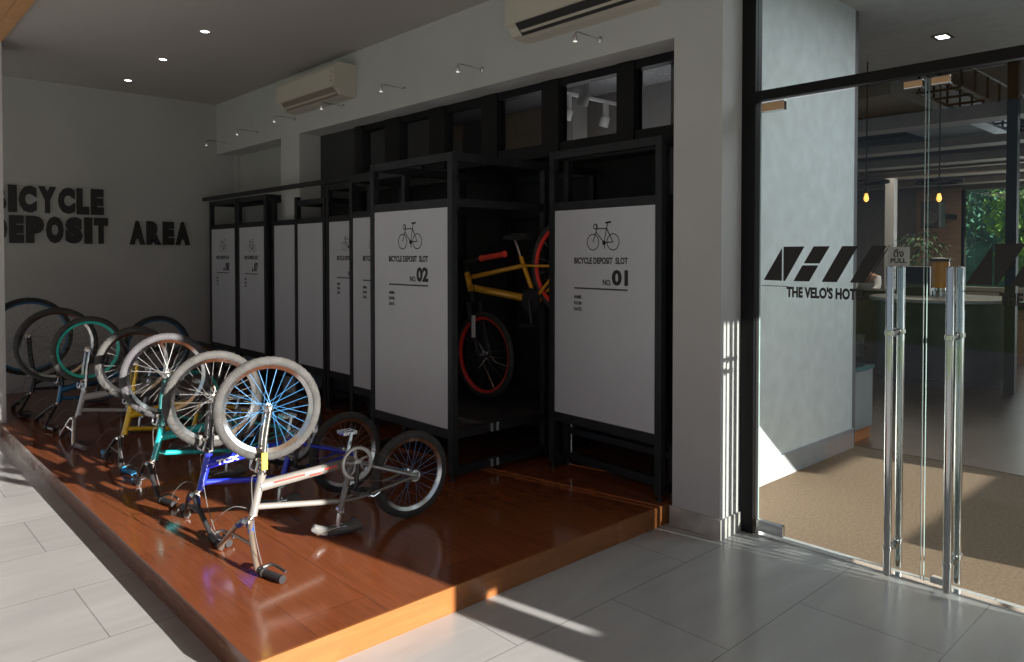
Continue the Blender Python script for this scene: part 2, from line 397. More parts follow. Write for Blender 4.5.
# ------------------------------------------------------------------ wall lettering
def word(txt, x0, x1, z0, z1, label):
    t = thing('wall_lettering', label, 'lettering', (x0, 8.876, z0), group='raised black words on the far wall')
    n = len(txt); wt = {'I': .48, 'E': .8, 'L': .76, 'T': .86, 'Y': 1.02, 'A': 1.02}
    ws = [wt.get(c, 1) for c in txt]; tot = sum(ws)+.10*(n-1); k = (x1-x0)/tot; x = 0
    for c, wc in zip(txt, ws):
        bm = text_mesh(c, wc*k, z1-z0, .018, .085 if c != 'I' else .05)
        obj('letter', tr(bm, MYm(x, 0, 0)), M_letter, t); x += (wc+.10)*k
    return t
word('BICYCLE', 1.19, 2.225, 1.935, 2.21, 'black raised word BICYCLE on the far grey wall, top row')
word('DEPOSIT', 1.19, 2.265, 1.625, 1.905, 'black raised word DEPOSIT on the far grey wall, below BICYCLE')
word('AREA', 2.48, 3.125, 1.62, 1.885, 'black raised word AREA on the far grey wall, right of DEPOSIT')

# ------------------------------------------------------------------ lockers
def circle_line(bm, cx, cy, r, wd, seg=28):
    vi = [bm.verts.new((cx+(r-wd)*math.cos(a), cy+(r-wd)*math.sin(a), .0006)) for a in [i*2*math.pi/seg for i in range(seg)]]
    vo = [bm.verts.new((cx+r*math.cos(a), cy+r*math.sin(a), .0006)) for a in [i*2*math.pi/seg for i in range(seg)]]
    for i in range(seg): bm.faces.new((vi[i], vo[i], vo[(i+1) % seg], vi[(i+1) % seg]))
def line2(bm, a, b, wd):
    a = Vector(a); b = Vector(b); d = (b-a).normalized(); n = Vector((-d.y, d.x))*wd/2
    bm.faces.new([bm.verts.new((p.x, p.y, .0006)) for p in (a-n, b-n, b+n, a+n)])
def bike_icon(k):
    bm = bmesh.new(); wd = .006*k
    circle_line(bm, .055*k, .055*k, .05*k, wd*.9); circle_line(bm, .215*k, .055*k, .05*k, wd*.9)
    P = dict(f=(.055, .055), r=(.215, .055), bb=(.145, .05), h=(.088, .135), h2=(.082, .115), s=(.165, .135), st=(.172, .165), g=(.08, .155))
    P = {a: (b[0]*k, b[1]*k) for a, b in P.items()}
    for a, b in (('f', 'h'), ('h', 's'), ('h2', 'bb'), ('bb', 's'), ('bb', 'r'), ('r', 's'), ('s', 'st'), ('h', 'g')): line2(bm, P[a], P[b], wd)
    line2(bm, (.155*k, .168*k), (.200*k, .172*k), wd*1.8)
    circle_line(bm, .075*k, .148*k, .018*k, wd); circle_line(bm, .145*k, .05*k, .014*k, .012*k)
    line2(bm, (.145*k, .05*k), (.150*k, .015*k), wd); 
    return bm
def locker(X, Yn, Yf, Xb, label, num, ztop=2.16, p0=.46, p1=1.80, rot=0, side_open=True, printed=True, shelf=True, top=True, midpost=0):
    """door face on x=X from Yn (near) to Yf (far); body runs to x=Xb"""
    t = thing('bicycle_locker', label, 'locker', (X, Yn, PH+.035), rot, group='bicycle lockers along the window wall')
    D = Xb-X; Wd = Yf-Yn; w = .045; zt = ztop-PH-.035; a = p0-PH-.035; b = p1-PH-.035
    names = []
    for (x, y) in ((0, 0), (0, Wd-w), (D-w, 0), (D-w, Wd-w)):
        bm = bmesh.new(); bevelled(bm, x, y, 0, x+w, y+w, zt, .002); obj('post', bm, M_char, t)
        bm = bmesh.new(); tube(bm, [(x+w/2, y+w/2, -.035), (x+w/2, y+w/2, 0)], .009, 10); lathe(bm, [(.02, -.035), (.02, -.028), (.01, -.026)], Matrix.Translation((x+w/2, y+w/2, 0)), 14)
        obj('levelling_foot', bm, M_blackp, t)
    def rail(*q): obj('rail', one(box, *q), M_char, t)
    for z0, z1 in ((0, .05), (a-.055, a), (b, b+.05), (zt-.05, zt)):
        if z0 > .01: rail(.004, w, z0, w-.004, Wd-w, z1)
        rail(D-w+.004, w, z0, D-.004, Wd-w, z1)
        rail(w, .004, z0, D-w, w-.004, z1); rail(w, Wd-w+.004, z0, D-w, Wd-.004, z1)
    rail(D-w+.004, w, .18, D-.004, Wd-w, .22)
    if midpost: bm = bmesh.new(); bevelled(bm, midpost, 0, 0, midpost+w, w, zt, .002); obj('post', bm, M_char, t)
    if shelf: obj('shelf', one(box, w*.5, w*.4, a-.05, D-w*.5, Wd-w*.4, a-.02), mat('worn_shelf', (.05, .05, .052), .5, noise=(6, .4, (1, 1, 1))), t)
    bm = bmesh.new(); bevelled(bm, .006, w+.003, a+.003, .026, Wd-w-.003, b-.003, .002)
    p = obj('panel', bm, M_panel, t)
    if printed:
        PW = Wd-2*w; k = PW/.75
        y_l = Wd-w                                 # left edge as the viewer sees it
        def put(name, bmx, u, z, m=M_print):
            o = obj(name, tr(bmx, MX(.0052, y_l-u*k, z)), m, p); return o
        zt2 = b
        put('printed_bicycle', bike_icon(k*.93), .26, zt2-.265)
        put('printed_text', text_mesh('BICYCLE DEPOSIT  SLOT', .40*k, .040, .0006, .03), .165, zt2-.342)
        put('printed_number', text_mesh(num, .115*k, .095, .0006, .045), .452, zt2-.47)
        put('printed_text', text_mesh('NO.', .062*k, .035, .0006, .03), .385, zt2-.47)
        put('printed_rule', one(box, 0, 0, 0, .40*k, .009, .0006), .165, zt2-.498)
        for i, s in enumerate(('NAME :', 'ROOM :', 'DATE :')):
            put('printed_text', text_mesh(s, .066*k, .022, .0006, .03), .165, zt2-.56-.038*i)
    return t
XB = 3.655
locker(3.425, 2.462, 3.375, 3.60, 'bicycle locker with white panel 01, beside the white pillar at the platform end', '01', ztop=2.17, p0=.485, p1=1.79, rot=math.radians(-2.5))
locker(2.80, 3.55, 4.47, 4.15, 'bicycle locker with white panel 02, its open side showing a gold bicycle', '02', midpost=.80, ztop=2.13, p0=.425, p1=1.80)
locker(3.10, 4.48, 5.26, XB, 'bicycle locker next behind panel 02, only a narrow strip of its white panel showing', '03', ztop=2.13, p0=.45, p1=1.80)
locker(3.30, 5.27, 6.0, XB, 'bicycle locker seen fifth from the left, bicycle drawing half hidden by a post', '04', ztop=2.13, p0=.47, p1=1.80)
locker(3.30, 6.02, 6.60, XB, 'bicycle locker with a blank white panel, in front of the wall pillar', '05', ztop=2.02, p0=.47, p1=1.80, printed=False)
locker(3.40, 6.62, 7.20, 3.447+.0, 'x', '06', printed=False) if False else None
locker(3.28, 7.19, 7.90, XB, 'bicycle locker with printed white panel, second from the far wall', '07', ztop=2.12, p0=.50, p1=1.80)
locker(3.28, 7.92, 8.68, XB, 'bicycle locker with printed white panel, last one against the far wall', '08', ztop=2.12, p0=.50, p1=1.80)
# blank panel standing against the pillar
t = thing('bicycle_locker', 'narrow bicycle locker with a blank white panel reaching lower than its neighbours', 'locker', (3.33, 6.62, PH), group='bicycle lockers along the window wall')
for q in ((0, 0, 0, .045, .045, 1.95), (0, .5, 0, .045, .545, 1.95)): obj('post', one(box, *q), M_char, t)
for q in ((.004, .045, .20, .041, .5, .245), (.004, .045, 1.69, .041, .5, 1.74)): obj('rail', one(box, *q), M_char, t)
obj('panel', one(box, .006, .048, .248, .026, .497, 1.687), M_panel, t)
# long rail tying the tops of the far lockers
tag(obj('top_rail', one(box, 3.26, 4.50, 2.135, 3.30, 8.84, 2.175), M_char), 'long black steel rail running along the tops of the far lockers', 'rail')

# ------------------------------------------------------------------ bicycles
def wheel(parent, name, c, R, heading, m_tyre, m_rim, m_spoke, nsp=28, tape=None, tr_r=.0215, tilt=0):
    """wheel with axle along local y, then turned by heading about z; c = centre (parent space)"""
    e = bpy.data.objects.new(name, None); e.empty_display_size = .05; COL.objects.link(e); e.parent = parent
    e.location = c; e.rotation_euler = (0, 0, heading)
    rt = R-tr_r
    bm = bmesh.new(); seg = 96; ns = 12; rings = []
    for i in range(seg):
        a = i*2*math.pi/seg; ring = []
        for k in range(ns):
            b = k*2*math.pi/ns; kn = 1
            r = rt+tr_r*math.cos(b)*(1.13 if (k in (0, 1, ns-1) and (i+(k == 0)) % 2) else 1); y = tr_r*.98*math.sin(b)
            ring.append(bm.verts.new((r*math.cos(a), y, r*math.sin(a))))
        rings.append(ring)
    for i in range(seg):
        for k in range(ns): bm.faces.new((rings[i][k], rings[i][(k+1) % ns], rings[(i+1) % seg][(k+1) % ns], rings[(i+1) % seg][k]))
    obj('tyre', bm, m_tyre, e, True)
    bm = bmesh.new(); MR = Matrix.Rotation(math.pi/2, 4, 'X')
    ri = rt-tr_r
    lathe(bm, [(ri-.012, -.006), (ri+.010, -.0155), (ri+.010, .0155), (ri-.012, .006)], MR, 56, True)
    obj('rim', bm, m_rim, e, True)
    bm = bmesh.new()
    for i in range(nsp):
        a = i*2*math.pi/nsp; s = 1 if i % 2 else -1; off = (.7 if (i//2) % 2 else -.7)
        h = Vector((.017*math.cos(a+off*1.6), s*.024, .017*math.sin(a+off*1.6)))
        tube(bm, [h, ((ri-.008)*math.cos(a), 0, (ri-.008)*math.sin(a))], .0011, 5, caps=False)
    obj('spokes', bm, m_spoke, e)
    bm = bmesh.new()
    lathe(bm, [(.003, -.052), (.007, -.05), (.007, -.034), (.014, -.032), (.021, -.027), (.021, -.021), (.012, -.018), (.012, .018), (.021, .021), (.021, .027), (.014, .032), (.007, .034), (.007, .05), (.003, .052)], MR, 18)
    obj('hub', bm, M_chrome, e, True)
    for ta in (tape or []):
        bm = bmesh.new(); pts = [(rt*math.cos(ta+d), 0, rt*math.sin(ta+d)) for d in (-.09, -.045, 0, .045, .09)]
        tube(bm, pts, tr_r*1.08, 14); obj('tape_band', bm, M_blackp, e, True)
    return e

def paint(name, col, rough=.25): return mat(name, col, rough, .1, coat=.6, noise=(20, .06, (1, 1, 1)))
def bicycle(label, x, y, yaw, col, R=.25, P=None, steer=0, wsteer=0, tyre=M_rubber, rim=M_chrome, spoke=None, bar_m=M_blackp, grip_m=M_blackp,
            fork_m=None, R2=None, tape=None, bar_w=.345, rtyre=M_rubberd, decal=None, clamp=None, saddle_m=None, two_tubes=True, z=PH, stripe=None):
    """upside-down child's bicycle: origin under the front hub, +x towards the rear wheel"""
    spoke = spoke or mat('steel_spoke', (.16, .16, .16), .4, .3)
    t = thing('bicycle', label, 'bicycle', (x, y, z), yaw, group='upside-down bicycles on the platform')
    m = paint('paint_'+label[:18], col); fork_m = fork_m or M_blackp; R2 = R2 or R-.012
    Q = dict(fh=(0, .682), crown=(-.028, .398), ht=(-.030, .372), hb=(-.070, .205), st=(-.10, .172), bb=(.432, .358), sp=(.362, .127), sd=(.350, .03), rh=(.770, R2+.003), g=(-.145, .022))
    if P: Q.update(P)
    V = {k: Vector((a, 0, b)) for k, (a, b) in Q.items()}
    # wheels
    axis = (V['ht']-V['hb']).normalized()
    st = Matrix.Rotation(steer, 4, 'Z')
    def sv(p): p = Vector(p); o = V['ht']; return o + st @ (p-o)
    WS = Matrix.Rotation(wsteer, 4, 'Z')
    def sw(p): p = Vector(p); o = V['ht']; return o + WS @ (p-o)
    wheel(t, 'front_wheel', sw(V['fh']), R, wsteer, tyre, rim, spoke, tape=tape)
    wheel(t, 'rear_wheel', V['rh'], R2, 0, rtyre, rim, spoke)
    # frame
    bm = bmesh.new(); ht, hb, bb, sp, rh = V['ht'], V['hb'], V['bb'], V['sp'], V['rh']
    tube(bm, [ht+axis*.008, ht, hb, hb-axis*.008], [.021, .019, .019, .021], 14)
    dt0 = ht.lerp(hb, .28); tube(bm, [dt0, bb], [.026, .023], 14)              # down tube
    tt0 = ht.lerp(hb, .82); stt = bb.lerp(sp, .82); tube(bm, [tt0, stt], [.0145, .0135], 12)
    tube(bm, [bb, sp], .0155, 12)                                                # seat tube
    tube(bm, [bb+Vector((0, -.036, 0)), bb+Vector((0, .036, 0))], .022, 14)
    ss0 = bb.lerp(sp, .80)
    for s in (-1, 1):
        a = ss0+Vector((0, s*.014, 0)); tube(bm, smooth_path([a, a.lerp(rh, .28)+Vector((0, s*.026, -.008)), rh+Vector((0, s*.052, 0))], 4), .0075, 8)
        a = bb+Vector((0, s*.014, 0)); tube(bm, smooth_path([a, a.lerp(rh, .25)+Vector((0, s*.030, 0)), rh+Vector((0, s*.052, 0))], 4), .009, 8)
        box(bm, rh.x-.02, s*.052-.003, rh.z-.022, rh.x+.018, s*.052+.003, rh.z+.018)
    fr = obj('frame', bm, m, t, True)
    if stripe:
        bm = bmesh.new(); d = (bb-dt0); 
        for s in (-1, 1):
            for a, b_, off in ((.12, .45, .008), (.5, .62, -.004), (.66, .80, .006)):
                p = dt0+d*a+Vector((0, s*.0255, off)); q = dt0+d*b_+Vector((0, s*.0238, off-.002))
                tube(bm, [p, q], .0042, 6)
        obj('frame_stripe', bm, stripe, fr)
    if decal:
        d = (bb-dt0).normalized(); nrm = Vector((-d.z, 0, d.x))
        for s in (-1, 1):
            bm = text_mesh(decal, .12, .026, .001, .04)
            up = -nrm*1; base = dt0+d*.04
            for v in bm.verts:
                u_, v_ = v.co.x, v.co.y
                v.co = base + d*u_ + nrm*(v_-.013) + Vector((0, s*(.0262-.006*u_+v.co.z), 0))
            obj('printed_name', bm, mat('white_decal', (.8, .8, .8), .4), fr)
    # fork
    bm = bmesh.new(); cr = V['crown']; fh = V['fh']
    tube(bm, [sw(cr-axis*.02), sw(cr+axis*.012)], .019, 12)
    tube(bm, [sw(cr+Vector((0, -.05, .01))), sw(cr+Vector((0, .05, .01)))], .012, 10)
    for s in (-1, 1):
        tube(bm, [sw(p) for p in smooth_path([cr+Vector((0, s*.046, .008)), cr.lerp(fh, .5)+Vector((-.008, s*.048, 0)), fh+Vector((0, s*.050, -.004))], 4)], [.0125]*5+[.011]*3+[.009], 10)
    fk = obj('fork', bm, fork_m, t, True)
    for s in (-1,) if stripe else ():
        bm = bmesh.new(); q = sw(cr.lerp(fh, .17)+Vector((-.004, s*.0605, 0))); box(bm, q.x-.013, q.y-.006, q.z-.03, q.x+.013, q.y+.004, q.z+.045)
        obj('fork_sticker', bm, mat('yellow_sticker', (.75, .52, .02), .5), fk)
    # front brake
    bm = bmesh.new(); c0 = sw(cr+Vector((-.03, 0, .0)))
    for s in (-1, 1):
        tube(bm, smooth_path([c0+Vector((0, s*.008, 0)), c0+Vector((-.01, s*.035, .01)), c0+Vector((.0, s*.038, .05)), c0+Vector((.012, s*.026, .062))], 4), .006, 8)
        box(bm, c0.x-.008, c0.y+s*.026-.007, c0.z+.055, c0.x+.03, c0.y+s*.026+.007, c0.z+.068)
    obj('front_brake', bm, M_chrome, t, True)
    # stem
    bm = bmesh.new(); tube(bm, [sv(hb), sv(V['st'])], .0135, 12)
    b0 = sv(V['st']); tube(bm, [b0+st@Vector((0, -.022, 0)), b0+st@Vector((0, .022, 0))], .0195, 12)
    obj('stem', bm, M_chrome, t, True)
    # handlebar : V shape, grips on the floor
    g = V['g']; s0 = V['st']
    hbm = bmesh.new()
    path = [Vector((g.x+.03, -bar_w, g.z)), Vector((g.x+.005, -.205, g.z)), Vector((g.x, -.178, g.z+.012)), Vector((s0.x-.012, -.055, s0.z-.012)), Vector((s0.x, -.03, s0.z)), Vector((s0.x, .03, s0.z)),
            Vector((s0.x-.012, .055, s0.z-.012)), Vector((g.x, .178, g.z+.012)), Vector((g.x+.005, .205, g.z)), Vector((g.x+.03, bar_w, g.z))]
    tube(hbm, [sv(p) for p in smooth_path(path, 4)], .0125, 10)
    mid = .45; a = Vector((s0.x-.012, -.055, s0.z-.012)).lerp(Vector((g.x, -.178, g.z+.012)), mid); b_ = Vector((a.x, -a.y, a.z))
    tube(hbm, [sv(a), sv(b_)], .0075, 8)
    hb_o = obj('handlebar', hbm, bar_m, t, True)
    for s in (-1, 1):
        p0 = Vector((g.x+.010, s*.225, g.z)); p1 = Vector((g.x+.031, s*(bar_w+.002), g.z))
        d = p1-p0; bm = bmesh.new(); n = 16
        pts = [p0+d*i/n for i in range(n+1)]; rr = [.021]+[.0165 if i % 2 else .0145 for i in range(n-1)]+[.018]
        tube(bm, [sv(p) for p in pts], rr, 12); obj('grip', bm, grip_m, hb_o, True)
        bm = bmesh.new(); c = Vector((g.x+.006, s*.200, g.z))
        tube(bm, [sv(c+Vector((0, -s*.012, 0))), sv(c+Vector((0, s*.012, 0)))], .018, 10)
        tube(bm, [sv(q) for q in smooth_path([c+Vector((.01, 0, .012)), c+Vector((.045, s*.01, .018)), c+Vector((.060, s*.05, .012)), c+Vector((.062, s*.105, .008))], 4)], [.008]*5+[.006]*8, 8)
        obj('brake_lever', bm, M_blackp, hb_o, True)
    if clamp:
        for s in (-1, 1):
            bm = bmesh.new(); k = Vector((s0.x-.01, s*.05, s0.z-.01)); aa = Vector((a.x, s*abs(a.y), a.z))
            tube(bm, [sv(aa.lerp(k, .75)), sv(s0+Vector((0, s*.03, 0)))], .0155, 10); obj('bar_clamp', bm, clamp, hb_o, True)
    # cables
    bm = bmesh.new()
    for s, e, bulge in ((-1, c0+Vector((0, 0, -.02)), -.05), (1, sv(hb)+Vector((.02, .02, 0)), -.12)):
        a = sv(Vector((g.x+.02, s*.185, g.z+.02)))
        tube(bm, smooth_path([a, a.lerp(e, .35)+Vector((bulge*.8, s*.05, .03)), a.lerp(e, .8)+Vector((bulge*.6, s*.02, .06)), e], 7), .0019, 6)
    obj('brake_cable', bm, mat('grey_cable', (.10, .10, .10), .4), t, True)
    # seatpost, saddle
    bm = bmesh.new(); sd = V['sd']; tube(bm, [sp+(bb-sp)*.1, sp, sd+Vector((0, 0, .012))], .0125, 12)
    tube(bm, [sp+Vector((0, -.012, 0)), sp+Vector((0, .012, 0))], .018, 10)
    obj('seatpost', bm, M_chrome, t, True)
    bm = bmesh.new(); rings = []; L = .26; n = 16
    for i in range(n+1):
        f_ = i/n; xx = sd.x-.14+L*f_
        hw = .016+.05*max(0, (f_-.45)/.55)**1.3 if f_ < .93 else (.066-.03*(f_-.93)/.07)
        if i == 0: hw = .006
        hh = .038 if 0 < i < n else .014
        zc = max(0, .075*(1-f_)**2+.045*f_**2-.026)
        ring = []
        for k in range(14):
            a_ = k*2*math.pi/14; ca, sa = math.cos(a_), math.sin(a_)
            yy = hw*(abs(ca)**.8)*(1 if ca > 0 else -1); zz = hh*.8*(sa if sa < 0 else sa*.55)+hh*.8+.001
            if i in (0, n): zz = zz*.7+.006
            zz += zc
            ring.append(bm.verts.new((xx, yy, zz)))
        rings.append(ring)
    for i in range(n):
        for k in range(14): bm.faces.new((rings[i][k], rings[i][(k+1) % 14], rings[i+1][(k+1) % 14], rings[i+1][k]))
    bm.faces.new(rings[0]); bm.faces.new(rings[-1][::-1])
    sdl = obj('saddle', bm, saddle_m or mat('worn_saddle', (.10, .10, .10), .32), t, True)
    bm = bmesh.new()
    for s in (-1, 1): tube(bm, smooth_path([(sd.x-.11, s*.004, .03), (sd.x-.05, s*.018, .046), (sd.x+.03, s*.02, .046), (sd.x+.085, s*.03, .028)], 4), .0034, 6)
    obj('saddle_rails', bm, M_chrome, sdl)
    # drivetrain (near side is -y)
    cs = bpy.data.objects.new('crankset', None); cs.empty_display_size = .05; COL.objects.link(cs); cs.parent = t; cs.location = bb
    bm = bmesh.new(); MR = Matrix.Translation((0, -.048, 0)) @ Matrix.Rotation(math.pi/2, 4, 'X')
    ro = .084; nt = 36; rings = []
    for yy in (-.0015, .0015):
        vo = [bm.verts.new(((ro+(.004 if i % 2 else 0))*math.cos(i*math.pi/nt), -.048+yy, (ro+(.004 if i % 2 else 0))*math.sin(i*math.pi/nt))) for i in range(2*nt)]
        vi = [bm.verts.new(((ro-.016)*math.cos(i*math.pi/nt), -.048+yy, (ro-.016)*math.sin(i*math.pi/nt))) for i in range(2*nt)]
        rings.append((vo, vi))
        for i in range(2*nt): bm.faces.new((vo[i], vo[(i+1) % (2*nt)], vi[(i+1) % (2*nt)], vi[i]))
    for q in (0, 1):
        for i in range(2*nt): bm.faces.new((rings[0][q][i], rings[0][q][(i+1) % (2*nt)], rings[1][q][(i+1) % (2*nt)], rings[1][q][i]))
    for i in range(5):
        a_ = i*2*math.pi/5+.3
        tube(bm, smooth_path([(.012*math.cos(a_), -.048, .012*math.sin(a_)), (.035*math.cos(a_+.25), -.048, .035*math.sin(a_+.25)), (.062*math.cos(a_+.1), -.048, .062*math.sin(a_+.1))], 4), [.009]*5+[.006]*4, 8)
    lathe(bm, [(.004, -.01), (.020, -.008), (.022, 0), (.020, .008), (.004, .01)], MR, 16)
    obj('chainring', bm, mat('grey_alloy', (.33, .33, .33), .35, .8), cs, True)
    for s, ca in ((-1, -1.85), (1, 1.29)):
        bm = bmesh.new(); d = Vector((math.cos(ca), 0, math.sin(ca)))
        if s < 0: d = Vector((-.10, 0, -.99)).normalized()
        else: d = Vector((.22, 0, .97)).normalized()
        o = Vector((0, s*.058, 0)); tube(bm, [o, o+d*.125], [.013, .010], 8)
        ar = obj('crank_arm', bm, M_chrome if s > 0 else M_blackp, cs, True)
        bm = bmesh.new(); pc = o+d*.125+Vector((0, s*.052, 0))
        tube(bm, [o+d*.125, pc+Vector((0, s*.035, 0))], .006, 8)
        for dx in (-.032, .032): bevelled(bm, pc.x+dx-.006, pc.y-.04, pc.z-.010, pc.x+dx+.006, pc.y+.04, pc.z+.010, .003)
        for dy in (-.038, 0, .038): bevelled(bm, pc.x-.03, pc.y+dy-.005, pc.z-.008, pc.x+.03, pc.y+dy+.005, pc.z+.008, .002)
        obj('pedal', bm, M_blackp if s < 0 else M_chrome, cs)
    # chain + sprocket
    bm = bmesh.new(); rs = .03
    d = (rh-bb); L_ = d.length; ang = math.atan2(d.z, d.x); al = math.asin((ro-rs)/L_); pts = []
    for i in range(15):
        a_ = ang+math.pi/2-al + (math.pi+2*al)*i/14; pts.append(bb+Vector((ro*math.cos(a_), -.048, ro*math.sin(a_))))
    for i in range(9):
        a_ = ang-math.pi/2+al+(math.pi-2*al)*i/8; pts.append(rh+Vector((rs*math.cos(a_), -.048, rs*math.sin(a_))))
    tube(bm, pts, .0028, 6, closed=True); obj('chain', bm, mat('rusty_chain', (.12, .08, .06), .5, .6), t, True)
    bm = bmesh.new(); lathe(bm, [(.012, -.002), (.030, -.002), (.030, .002), (.012, .002)], Matrix.Translation((rh.x, -.048, rh.z)) @ Matrix.Rotation(math.pi/2, 4, 'X'), 24, True)
    obj('sprocket', bm, M_chrome, t)
    # rear brake
    bm = bmesh.new(); rb = ss0.lerp(rh, .36)
    for s in (-1, 1):
        tube(bm, smooth_path([rb+Vector((-.01, s*.03, -.01)), rb+Vector((.01, s*.034, -.025)), rb+Vector((.05, s*.03, -.012))], 4), .0055, 8)
    tube(bm, [rb+Vector((-.01, -.036, -.02)), rb+Vector((-.01, .036, -.02))], .005, 8)
    obj('rear_brake', bm, M_chrome, t, True)
    return t

blue_spk = mat('blue_spoke', (.05, .20, .42), .35, .3); teal = mat('teal_rim', (.03, .50, .42), .35)
bluegrip = mat('blue_grip', (.02, .27, .55), .5)
silver = (.17, .16, .15)
bicycle('silver upside-down bicycle nearest the camera, blue spokes and black grips', 1.50, 3.28, math.radians(-3.4), silver, steer=math.radians(6), wsteer=math.radians(-12), R=.240, spoke=blue_spk, bar_m=mat('bare_bar', (.42, .34, .27), .3, .8), fork_m=mat('dark_chrome', (.35, .33, .31), .22, 1), stripe=mat('red_stripe', (.6, .03, .02), .4), clamp=mat('blue_clamp', (.02, .06, .30), .4), saddle_m=mat('grey_saddle', (.10, .10, .10), .22))
bicycle('royal blue upside-down bicycle with black fork, second from the camera', 1.46, 3.82, math.radians(1), (.015, .03, .55), steer=math.radians(-3), R=.246, wsteer=math.radians(-8), P=dict(fh=(0, .655), g=(-.085, .022)), decal='TCX', clamp=mat('blue_clamp', (.02, .06, .30), .4), fork_m=mat('black_fork', (.02, .02, .022), .2, .2))
bicycle('turquoise upside-down bicycle with black handlebar, third from the camera', 1.473, 4.58, 0, (.01, .36, .38), R=.25, wsteer=math.radians(-8), P=dict(g=(-.11, .022)), tyre=mat('lilac_rubber', (.050, .049, .056), .8, bump=(160, .5), noise=(25, .2, (1, 1, 1))), tape=[3.55, 5.55], fork_m=mat('dark_teal', (.01, .10, .10), .3))
bicycle('yellow upside-down bicycle with blue grips, fourth from the camera', 1.525, 5.36, math.radians(0), (.75, .47, .01), R=.245, P=dict(fh=(0, .668)), tape=[3.3], grip_m=bluegrip, fork_m=paint('yellow_fork', (.75, .47, .01)))
bicycle('upside-down bicycle with a turquoise rim and chrome fork, fifth from the camera', 1.452, 6.25, math.radians(0), (.50, .50, .52), R=.25, rim=teal, fork_m=M_chrome, bar_m=M_chrome, grip_m=mat('grey_grip', (.25, .25, .25), .6))
big = dict(fh=(0, .655), crown=(.03, .33), ht=(.03, .31), hb=(.01, .185), st=(-.02, .15), bb=(.62, .40), sp=(.54, .12), sd=(.52, .03), rh=(1.10, .31), g=(-.12, .022))
bicycle('blue upside-down bicycle with a large black front tyre, sixth from the camera', 1.40, 7.02, 0, (.01, .12, .26), R=.305, R2=.285, P=big, tyre=M_rubberd, rim=M_chrome)
big2 = dict(fh=(0, .67), crown=(.04, .31), ht=(.04, .29), hb=(.02, .175), st=(-.01, .145), bb=(.62, .44), sp=(.54, .12), sd=(.52, .03), rh=(1.08, .48), g=(-.10, .022))
bicycle('black upside-down bicycle with dark blue rims, farthest, beside the back wall', 1.33, 7.75, 0, (.02, .02, .025), R=.345, R2=.315, P=big2, tyre=M_rubberd, rim=mat('sky_rim', (.03, .13, .24), .4))

